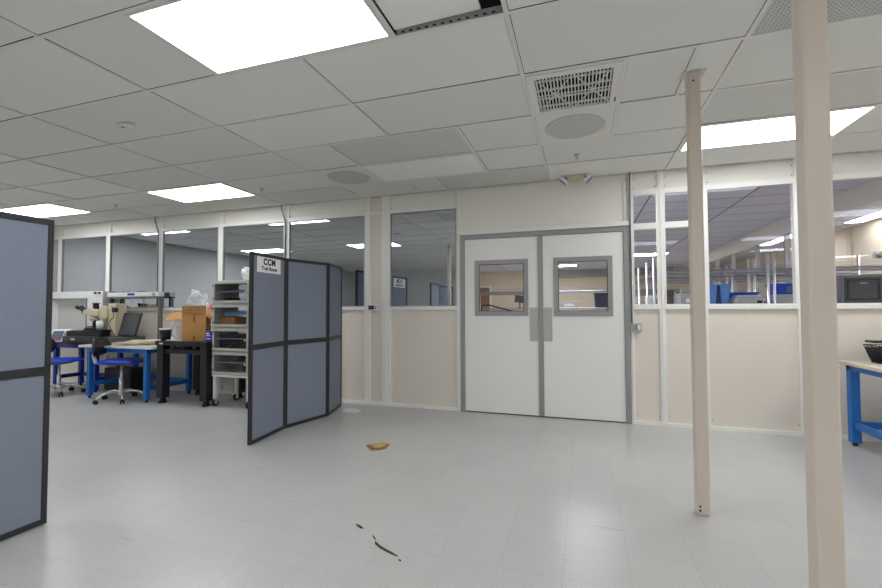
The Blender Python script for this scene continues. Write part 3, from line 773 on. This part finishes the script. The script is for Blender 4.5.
# black computer under bench
t = thing('computer_tower', 'black computer case lying on the floor shelf under the blue bench', 'computer', (-6.72, 4.86, .0))
MB().box(-.30, .26, -.13, .13, .02, .36).build('case', M['black'], t, .006)
for x in (-.25, .2): MB().box(x, x+.04, -.1, .1, 0, .02).build('foot', M['rubber'], t)
MB().box(-.27, .23, -.134, -.13, .05, .33).build('front_panel', M['blackplastic'], t)
cb = MB()
for q in range(4):
    x = -5.37+q*.02
    cb.tube([(x-.06, 5.085, .72), (x-.04+.02*q, 5.06, .5), (x-.12+.03*q, 5.075, .3), (x-.02, 5.06, .12), (x-.18, 5.04, .012)], .006, 6)
tag(cb.build('power_cables', M['black']), 'tangle of black cables hanging behind the blue bench beside the black table', 'cables')

# ------------------------------------------------------------------ microscope station
ms = thing('measuring_microscope', 'beige laboratory microscope on long dark grey base across the two blue benches', 'microscope', (-7.28, 4.76, .75))
MB().box(-.50, .84, -.16, .18, 0, .09).build('base', M['darkgrey'], ms, .008)
MB().box(-.46, .30, -.13, .15, .09, .175).build('stage_housing', M['black'], ms, .01)
MB().box(-.06, .34, -.15, .1, .175, .195).build('stage', M['blackplastic'], ms, .004)
MB().box(.24, .40, .02, .20, .09, .60).build('column', M['beigeplastic'], ms, .012)
MB().box(.09, .26, -.02, .14, .36, .56).build('arm', M['beigeplastic'], ms, .02)
MB().cyl((.415, -.02, .50), (.415, .03, .50), .038, n=18).build('focus_knob', M['black'], ms)
MB().prism([(-.22, .43), (.12, .40), (.12, .50), (-.05, .53), (-.18, .50)], -.07, .07, 'y').build('head', M['beigeplastic'], ms, .012)
ey = MB()
for s in (-.032, .032): ey.cyl((-.18, s, .47), (-.34, s, .53), .024, .02, 14).cyl((-.34, s, .53), (-.39, s, .548), .027, .027, 14)
ey.box(-.24, -.15, -.055, .055, .44, .50)
ey.build('eyepiece', M['black'], ms)
MB().cyl((0, 0, .51), (0, 0, .60), .04, n=18).cyl((0, 0, .60), (0, 0, .61), .05, n=18).build('camera_port', M['black'], ms)
MB().lathe([(.05, .42), (.075, .39), (.075, .35), (.05, .33), (.03, .32)], (-.02, 0, 0)).build('turret', M['beigeplastic'], ms)
ob = MB().cyl((-.02, 0, .33), (-.02, 0, .24), .026, .02, 14).cyl((-.05, .02, .33), (-.10, .03, .27), .02, .016, 12).cyl((.02, -.02, .33), (.05, -.03, .26), .02, .016, 12)
ob.build('objective', M['blackplastic'], ms)
MB().cyl((.15, -.03, .20), (.15, -.03, .33), .052, n=20).build('cylinder', M['white'], ms)
MB().lathe([(.10, .195), (.10, .215), (.07, .24), (.03, .25)], (-.03, -.03, 0)).build('specimen_ring', M['black'], ms)
MB().box(-.30, -.21, -.164, -.16, .03, .06).build('nameplate', M['white'], ms)
MB().tube([(.38, -.02, .56), (.44, -.03, .4), (.36, -.05, .3), (.40, -.04, .19), (.5, -.05, .1)], .005, 6).build('cable', M['black'], ms)
MB().box(.28, .36, .01, .02, .36, .385).build('warning_sticker', mat('yellow_sticker', (220, 200, 40), .5), ms)
# display unit
t = thing('display_unit', 'small white control unit with grey-blue screen left of the microscope', 'instrument', (-7.93, 4.70, .75))
t.rotation_euler = (0, 0, math.radians(28)); t.scale = (1.15, 1.15, 1.25)
MB().prism([(-.13, 0), (.13, 0), (.13, .04), (.05, .155), (-.02, .155)], -.11, .11, 'x').build('casing', M['white'], t, .008)
u = Vector((0, -.06, .135)); 
sp = MB().box(-.085, .045, -.09, .09, -.001, .004)
ang = math.atan2(.155, .11)
sp.tf(Matrix.Translation((0, -.078, .080)) @ Matrix.Rotation(ang, 4, 'X') @ Matrix.Scale(.7, 4, (0, 1, 0))); sp.build('screen', M['lcd'], t)
kp = MB()
for q in range(4): kp.box(.06, .095, -.075+q*.038, -.05+q*.038, 0, .007)
kp.tf(Matrix.Translation((0, -.078, .080)) @ Matrix.Rotation(ang, 4, 'X') @ Matrix.Scale(.7, 4, (0, 1, 0))); kp.build('keypad', M['grey'], t)
MB().tube([(-.02, -.12, .03), (.01, -.14, .02), (.05, -.12, .03)], .008, 6).build('knob', M['pink'], t)
# overhead hoods fixed against the wall
def hood(x0, x1, z1, label, side):
    t = thing('bench_hood', label, 'hood', ((x0+x1)/2, 5.03, .75), 0, 'white hoods behind the benches')
    a = (x1-x0)/2; zt = z1-.75
    return t, a, zt
t, a, zt = hood(-8.75, -7.45, 1.56, 'white box-framed hood with grey opening behind the microscope', 1)
MB().box(-a, a, -.06, .06, zt-.115, zt).build('top_box', M['white'], t, .006)
MB().box(a-.36, a, -.06, .06, 0, zt-.115).build('side_panel', M['white'], t, .004)
MB().box(-a, -a+.06, -.06, .06, 0, zt-.115).build('side_panel', M['white'], t, .004)
MB().box(-a+.06, a-.36, .04, .055, 0, zt-.115).build('back_panel', M['perf'], t)
MB().box(-a+.06, a-.36, -.05, .04, .02, .035).build('tray', M['alu'], t)
MB().box(a-.40, a-.37, -.055, -.035, .1, zt-.115).build('edge_trim', M['grey'], t)
kn = MB()
for x in (a-.06, a-.16): kn.cyl((x, -.06, zt-.03), (x, -.085, zt-.03), .018, n=12)
kn.build('knob', M['black'], t)
t, a, zt = hood(-7.36, -6.24, 1.53, 'slim white overhead rail with small blue badge on grey uprights', 0)
MB().box(-a, a, -.05, .05, zt-.07, zt).build('top_box', M['white'], t, .006)
MB().box(-a, a, -.055, .0, zt-.095, zt-.07).build('under_trim', M['galv'], t)
for x in (-a+.0, a-.035): MB().box(x, x+.035, -.03, .03, 0, zt-.095).build('upright', M['galv'], t)
MB().box(-.10, .05, -.054, -.05, zt-.05, zt-.015).build('badge', M['royal'], t)
MB().prism([(-.30, zt), (-.12, zt), (-.16, zt+.012), (-.26, zt+.012)], -.03, .03, 'y').prism([(.02, zt), (.35, zt), (.22, zt+.014), (.12, zt+.014)], -.03, .03, 'y').build('top_handle', M['black'], t)
MB().box(a-.13, a-.06, -.056, -.05, zt-.06, zt-.015).build('switch_plate', M['tray'], t)
MB().box(-.06, -.05, -.01, .0, .48, zt-.095).build('cable', M['white'], t)

# tilted monitor on the bench
mn = thing('computer_monitor', 'dark grey flat monitor leaning back beside the microscope', 'monitor', (-6.66, 4.80, .84), math.radians(-10))
Rm = Matrix.Translation((0, 0, .012)) @ Matrix.Rotation(math.radians(-15), 4, 'X')
MB().box(-.25, .25, -.012, .012, 0, .36).tf(Rm).build('housing', M['blackplastic'], mn, .005)
MB().box(-.238, .238, -.0145, -.012, .014, .346).tf(Rm).build('screen', M['screen'], mn)
MB().box(-.1, .1, -.02, .12, 0, .012).box(-.03, .03, .07, .09, .012, .2).build('stand', M['black'], mn, .004)
# papers / cloth and headset on white bench
random.seed(3)
def crumple(name, m, size, loc, label, cat, seed=0, sub=3, amp=.25, parent=None, flat=None, rz=0):
    g = bmesh.new(); bmesh.ops.create_icosphere(g, subdivisions=sub, radius=1)
    for v in g.verts:
        n1 = noise.noise(v.co*1.7+Vector((seed, 0, 0))); n2 = noise.noise(v.co*4.3+Vector((0, seed, 0)))
        v.co *= 1+amp*n1*1.4+amp*n2*.8
        v.co.x *= size[0]; v.co.y *= size[1]; v.co.z *= size[2]
    zmin = min(v.co.z for v in g.verts)
    for v in g.verts:
        v.co.z -= zmin
        if flat: v.co.z = max(0, v.co.z-flat)
    me_ = bpy.data.meshes.new(name); g.to_mesh(me_); g.free(); me_.materials.append(m)
    o = bpy.data.objects.new(name, me_); C.objects.link(o); o.location = loc; o.rotation_euler = (0, 0, rz)
    if parent: o.parent = parent
    if label: tag(o, label, cat)
    return o
crumple('folded_cloth', M['beigeplastic'], (.36, .10, .035), (-5.90, 4.56, .75), 'pale crumpled cloth bundle lying across the white bench top', 'cloth', 4, 4, .35, flat=.012, rz=.55)
crumple('tissue_wad', M['white'], (.09, .07, .05), (-5.62, 4.72, .75), 'wad of white tissue beside the headset on the white bench', 'tissue', 9, 3, .4, flat=.01)
hsd = thing('headset', 'black headset resting on the white bench behind the cloth', 'headset', (-5.86, 4.80, .75))
MB().tube([(.06*math.cos(q), 0, .06+.06*math.sin(q)) for q in [PI*k_/12 for k_ in range(13)]], .008, 8).build('band', M['black'], hsd)
for s in (-1, 1): MB().cyl((s*.05, 0, .045), (s*.075, 0, .045), .043, n=16).build('ear_cup', M['black'], hsd)

# ------------------------------------------------------------------ on the black table
TZ = .835
yaw = math.atan2(4.45, -4.9)-PI/2     # faces the camera
bx = thing('cardboard_box', 'open brown cardboard box with raised flaps on the black table', 'box', (-4.98, 4.54, TZ), yaw-.28)
W_, D_, Hb = .145, .12, .33; th = .005
b_ = MB().box(-W_, W_, -D_, -D_+th, 0, Hb).box(-W_, W_, D_-th, D_, 0, Hb).box(-W_, -W_+th, -D_+th, D_-th, 0, Hb).box(W_-th, W_, -D_+th, D_-th, 0, Hb).box(-W_+th, W_-th, -D_+th, D_-th, 0, th)
b_.build('carton_body', M['card'], bx)
fl = MB().box(-W_, W_, 0, th, 0, .14).tf(Matrix.Translation((0, -D_, Hb)) @ Matrix.Rotation(.12, 4, 'X')); f1 = fl.build('flap', M['card'], bx)
MB().box(-W_, W_, 0, th, 0, .13).tf(Matrix.Translation((0, D_-th, Hb)) @ Matrix.Rotation(-.5, 4, 'X')).build('flap', M['card'], bx)
MB().box(-.21, 0, -D_, D_, 0, th).tf(Matrix.Translation((-W_, 0, Hb+.01)) @ Matrix.Rotation(.42, 4, 'X') @ Matrix.Rotation(-.12, 4, 'Y')).build('flap', M['card'], bx)
MB().box(0, .14, -D_, D_, 0, th).tf(Matrix.Translation((W_, 0, Hb)) @ Matrix.Rotation(.65, 4, 'Y')).build('flap', M['card'], bx)
MB().box(-.012, .018, -D_-.0012, -D_, .0, .07).box(-.012, .018, -D_-.0012, -D_, .25, .33).build('tape_strip', M['carddark'], bx)
pr_ = MB()
for (x0, x1, z) in [(-.08, -.03, .1), (-.01, .06, .105), (-.1, -.02, .07), (.0, .09, .075), (-.11, .1, .035), (-.02, .05, .015)]:
    pr_.box(x0, x1, -.0012, 0, z, z+.007)
pr_.tf(Matrix.Translation((0, -D_, Hb)) @ Matrix.Rotation(.12, 4, 'X')); pr_.build('printed_marks', M['carddark'], f1)
pb = crumple('plastic_wrap', M['film'], (.145, .10, .17), (0, 0, 0), 'clear crumpled plastic wrap bulging out of the cardboard box', 'plastic wrap', 2, 4, .55)
pb.location = (-4.98, 4.56, TZ+.24)
pk = crumple('pink_wrapper', M['pink'], (.03, .03, .03), (-4.70, 4.66, TZ+.40), 'small pink wrapper poking out at the right of the open box', 'wrapper', 5, 3, .4)
pk.location = (-4.80, 4.62, TZ+.42)
t = thing('waste_bin', 'small black bin with white rim on left end of the black table', 'bin', (-5.38, 4.41, TZ)); t.scale = (.75, .75, .8)
MB().lathe([(.075, 0), (.098, .17), (.10, .19), (.09, .19), (.07, .01), (.01, .01)], n=28).build('tub', M['black'], t)
MB().lathe([(.101, .18), (.106, .195), (.106, .205), (.092, .205), (.092, .18)], n=28).build('liner_rim', M['white'], t)
wp = crumple('plastic_bag', M['film'], (.075, .07, .165), (-5.20, 4.44, TZ+.015), 'upright clear plastic bag with white contents left of the cardboard box', 'bag', 11, 4, .25, flat=.02)
crumple('bag_contents', M['white'], (.05, .045, .10), (0, 0, .004), None, None, 12, 3, .3, wp, .01)
t = MB().box(-.13, .13, -.07, .07, 0, .014).build('white_tray', M['white'], None, .004); t.location = (-5.18, 4.43, TZ); t.rotation_euler = (0, 0, .1); tag(t, 'flat white tray under the clear bag at table front', 'tray')
MB().frame(-.125, .125, -.065, .065, .014, .02, .006).tf(Matrix.Rotation(PI/2, 4, 'X') @ Matrix.Scale(-1, 4, (0, 0, 1)) if False else Matrix.Identity(4)) if False else None
t = thing('small_carton', 'small blue printed carton at right end of the black table', 'carton', (-4.65, 4.47, TZ))
MB().box(-.05, .05, -.05, .06, 0, .13).build('carton_body', M['boxblue'], t, .002)
MB().box(-.035, .03, -.0512, -.05, .07, .08).box(-.035, .035, -.0512, -.05, .03, .042).box(-.035, .01, -.0512, -.05, .095, .11).build('print', M['paper'], t)

# ------------------------------------------------------------------ cabinet cart
ct = thing('cart_stand', 'white wheeled stand under the stacked clear-front cabinets', 'cart', (-4.275, 4.62, 0))
HX, HY = .30, .21
MB().box(-HX, HX, -HY, HY, .385, .41).build('deck', M['white'], ct, .004)
for sx in (-1, 1):
    for sy in (-1, 1):
        X, Y = sx*(HX-.03), sy*(HY-.03)
        lg = MB().box(X-.02, X+.02, Y-.02, Y+.02, .10, .385).build('leg', M['white'], ct, .003)
        MB().cyl((X-.015, Y, .045), (X+.015, Y, .045), .045, n=20).build('wheel', M['rubber'], lg)
        MB().cyl((X-.018, Y, .045), (X+.018, Y, .045), .02, n=14).box(X-.022, X-.018, Y-.02, Y+.02, .04, .10).box(X+.018, X+.022, Y-.02, Y+.02, .04, .10).box(X-.022, X+.022, Y-.025, Y+.025, .094, .10).build('caster_fork', M['steel'], lg)
cz = [.41, .715, 1.02, 1.325]; chh = .30
clabels = ['lowest of the four stacked clear-front cabinets on wheeled stand', 'second from bottom of the stacked clear-front cabinets, holding dark trays',
           'third from bottom of the stacked cabinets, with tan and blue contents', 'topmost of the stacked clear-front cabinets, under the white bag']
cab0 = None
def cab_tree():
    t = thing('desiccator_cabinet', clabels[0], 'cabinet', (-4.275, 4.62, cz[0]), 0, 'stacked clear-front cabinets')
    e = .028
    g = MB().frame(-HX, HX, 0, chh, -HY, HY, e)
    g.build('shell', M['cab'], t, .003)
    MB().box(-HX+e, HX-e, HY-.008, HY, e, chh-e).build('back_pane', M['clear'], t)
    MB().box(-HX+e, HX-e, -HY+.02, HY-.01, chh*.52, chh*.52+.006).build('inner_shelf', M['tray'], t)
    dr = MB().frame(-HX+.012, HX-.012, .012, chh-.012, -HY-.014, -HY-.002, .03).build('door', M['cab'], t, .002)
    MB().box(-HX+.04, HX-.04, -HY-.010, -HY-.006, .04, chh-.04).build('door_pane', M['clear'], dr)
    MB().box(HX-.05, HX-.03, -HY-.045, -HY-.014, chh/2-.012, chh/2+.012).build('latch', M['steel'], dr)
    hg = MB()
    for z in (.05, chh-.08): hg.cyl((-HX+.02, -HY-.016, z), (-HX+.02, -HY-.016, z+.03), .006, n=8)
    hg.build('hinge', M['black'], dr)
    return t
cab0 = cab_tree()
for z, l in list(zip(cz, clabels))[1:]:
    o = copy_tree(cab0); o.location = (-4.275, 4.62, z); o['label'] = l
# contents
def item(name, x0, x1, y0, y1, z, h, m, label, cat, group=None):
    o = MB().box(x0, x1, y0, y1, 0, h).build(name, M[m], None, .003); o.location = (-4.275, 4.62, z); tag(o, label, cat, group)
    return o
item('instrument_tray', -.24, .2, -.15, .15, cz[1]+.028, .05, 'blackplastic', 'lowest black tray in the second cabinet from the bottom', 'tray', 'black trays in the cabinet')
item('instrument_tray', -.24, .2, -.15, .15, cz[1]+.083, .045, 'black', 'middle black tray in the second cabinet, just under its shelf', 'tray', 'black trays in the cabinet')
item('instrument_tray', -.24, .2, -.15, .15, cz[1]+.163, .05, 'blackplastic', 'topmost black tray in second cabinet from bottom', 'tray', 'black trays in the cabinet')
item('parts_carton', -.25, -.02, -.12, .12, cz[2]+.028, .11, 'card', 'tan carton on the left inside the third cabinet', 'carton')
item('parts_carton', -.16, .2, -.15, .05, cz[2]+.163, .035, 'binlight', 'flat blue-grey case on the upper shelf of the third cabinet', 'case')
item('storage_case', -.22, -.14, -.12, .1, cz[3]+.028, .05, 'black', 'small black block low in the topmost cabinet', 'block')
item('storage_case', -.22, .1, -.12, .1, cz[3]+.163, .016, 'darkgrey', 'thin dark plate on the shelf of the topmost cabinet', 'plate')
item('storage_case', -.05, .04, -.05, .08, cz[0]+.028, .11, 'lcd', 'grey-blue bottle-like block in the lowest cabinet', 'block')
crumple('white_bag', M['white'], (.13, .10, .075), (-4.13, 4.60, cz[3]+chh), 'crumpled white plastic bag lying on top of the cabinet stack', 'bag', 21, 4, .45, flat=.02)

# ------------------------------------------------------------------ on the right table
t = thing('wire_basket', 'black wire basket with papers on the right blue bench', 'basket', (2.60, 4.80, .76))
g = MB(); a0, a1, b0, b1, hh = .13, .17, .10, .13, .15
for q in range(7):
    f_ = q/6; a = a0+(a1-a0)*f_; b = b0+(b1-b0)*f_; z = .006+hh*f_
    g.tube([(-a, -b, z), (a, -b, z), (a, b, z), (-a, b, z), (-a, -b, z)], .004 if q in (0, 6) else .0025, 5)
for q in range(13):
    f_ = q/12*2-1
    g.tube([(f_*a0, -b0, .006), (f_*a1, -b1, .006+hh)], .0025, 5).tube([(f_*a0, b0, .006), (f_*a1, b1, .006+hh)], .0025, 5)
    g.tube([(-a0, f_*b0, .006), (-a1, f_*b1, .006+hh)], .0025, 5).tube([(a0, f_*b0, .006), (a1, f_*b1, .006+hh)], .0025, 5)
g.build('wirework', M['black'], t)
MB().box(-a0, a0, -b0, b0, 0, .006).build('base', M['black'], t)
ln = MB()
for sgn in (-1, 1):
    ln.quad([(-a0*.97, sgn*b0*.97, .01), (a0*.97, sgn*b0*.97, .01), (a1*.96, sgn*b1*.96, .13), (-a1*.96, sgn*b1*.96, .13)])
    ln.quad([(sgn*a0*.97, -b0*.97, .01), (sgn*a0*.97, b0*.97, .01), (sgn*a1*.96, b1*.96, .13), (sgn*a1*.96, -b1*.96, .13)])
lo = ln.build('liner', M['blackplastic'], t); sm_ = lo.modifiers.new('thick', 'SOLIDIFY'); sm_.thickness = .003
o = MB().box(-.09, .10, -.07, .07, 0, .1, Matrix.Rotation(.15, 4, 'Y')).build('document_box', M['paper'], None, .004); o.location = (2.62, 4.80, .785); tag(o, 'white paper packet standing inside the black wire basket', 'papers')
o = thing('black_instrument', 'flat-topped black device on short stem rising out of the wire basket', 'device', (2.60, 4.90, .766))
MB().cyl((.02, 0, 0), (.02, 0, .17), .02, n=12).build('stem', M['black'], o)
MB().box(-.15, .22, -.08, .05, .17, .19).build('flat_top', M['blackplastic'], o, .004)
MB().box(-.03, .1, -.07, .04, .12, .17).build('motor_body', M['black'], o, .005)

# ------------------------------------------------------------------ scraps on the floor
def blob(name, pts, z, h, m, loc, label, cat):
    o = MB().prism(pts, 0, h).build(name, m, None, .001); o.location = loc; return tag(o, label, cat)
random.seed(5)
pts = [((.085+.03*random.uniform(-1, 1))*math.cos(a)*1.05, (.10+.03*random.uniform(-1, 1))*math.sin(a)) for a in [2*PI*q/22 for q in range(22)]]
sy = thing('yellow_scrap', 'yellowish brown rough scrap stuck on the floor in front of the glazed wall', 'scrap', (-1.79, 3.60, 0), .25)
MB().prism(pts, 0.0005, .004).build('crust', M['yellow'], sy)
MB().prism([(x*.75-.005, y*.7+.02) for x, y in pts[::2]], .004, .009).build('raised_layer', mat('pale_yellow_adhesive', (184, 160, 106), .6, var=.35, scale=40), sy)
MB().tube([(-.085, -.02, .006), (-.04, -.085, .008), (.03, -.09, .007), (.085, -.012, .005)], .004, 6).build('rolled_edge', mat('brown_edge', (128, 96, 44), .5), sy)
def scrap(pts, r, label):
    o = MB().tube([(x, y, .004) for x, y in pts], r, 6).build('dark_scrap', M['scrap']); return tag(o, label, 'scrap', 'dark scraps on the floor')
scrap([(-1.266, 2.266), (-1.245, 2.257), (-1.222, 2.244), (-1.206, 2.238)], [.003, .0065, .0065, .002], 'short straight dark scrap on open floor, left of the curved one')
scrap([(-1.075, 2.135), (-1.064, 2.119), (-1.028, 2.095), (-.984, 2.075), (-.943, 2.059), (-.905, 2.045)], [.002, .006, .006, .0055, .005, .002], 'longer curved dark scrap lying on the open foreground floor')
scrap([(-1.115, 2.19), (-1.105, 2.172), (-1.085, 2.155)], [.002, .004, .002], 'tiny dark scrap just behind the longer curved one')
scrap([(-.885, 2.018), (-.875, 2.012)], [.004, .004], 'tiny dark speck at the right end of the curved scrap')
o = MB().prism([(-2.86, 4.80), (-2.79, 4.66), (-2.60, 4.64), (-2.58, 4.76), (-2.66, 4.83), (-2.80, 4.86)], .0005, .002).build('pale_film', M['white'])
tag(o, 'pale flat sheet of film on the floor at end of the folding screen', 'film')

# ------------------------------------------------------------------ camera, world, view
f = 430.34; yaw_, pit, rol = .315975, .03274, -.0035988
F = Vector((-math.sin(yaw_)*math.cos(pit), math.cos(yaw_)*math.cos(pit), math.sin(pit)))
r0 = Vector((math.cos(yaw_), math.sin(yaw_), 0)); u0 = r0.cross(F)
rt = r0*math.cos(rol)+u0*math.sin(rol); up = u0*math.cos(rol)-r0*math.sin(rol)
cam = bpy.data.cameras.new('camera'); co = bpy.data.objects.new('camera', cam); C.objects.link(co)
cam.sensor_width = 36; cam.lens = f*36/882; cam.clip_start = .05; cam.clip_end = 100
co.matrix_world = Matrix.Translation((0, 0, 1.26)) @ Matrix((rt, up, -F)).transposed().to_4x4()
sc.camera = co
w = bpy.data.worlds.new('world'); sc.world = w; w.use_nodes = True
w.node_tree.nodes['Background'].inputs[0].default_value = (.5, .5, .5, 1); w.node_tree.nodes['Background'].inputs[1].default_value = .3
sc.view_settings.view_transform = 'Standard'; sc.view_settings.look = 'None'; sc.view_settings.gamma = 1
sc.view_settings.use_curve_mapping = False
sc.view_settings.exposure = -.30
cy = sc.cycles
cy.max_bounces = 10; cy.diffuse_bounces = 6; cy.glossy_bounces = 5; cy.transparent_max_bounces = 16
cy.use_denoising = True; cy.caustics_reflective = False; cy.caustics_refractive = False
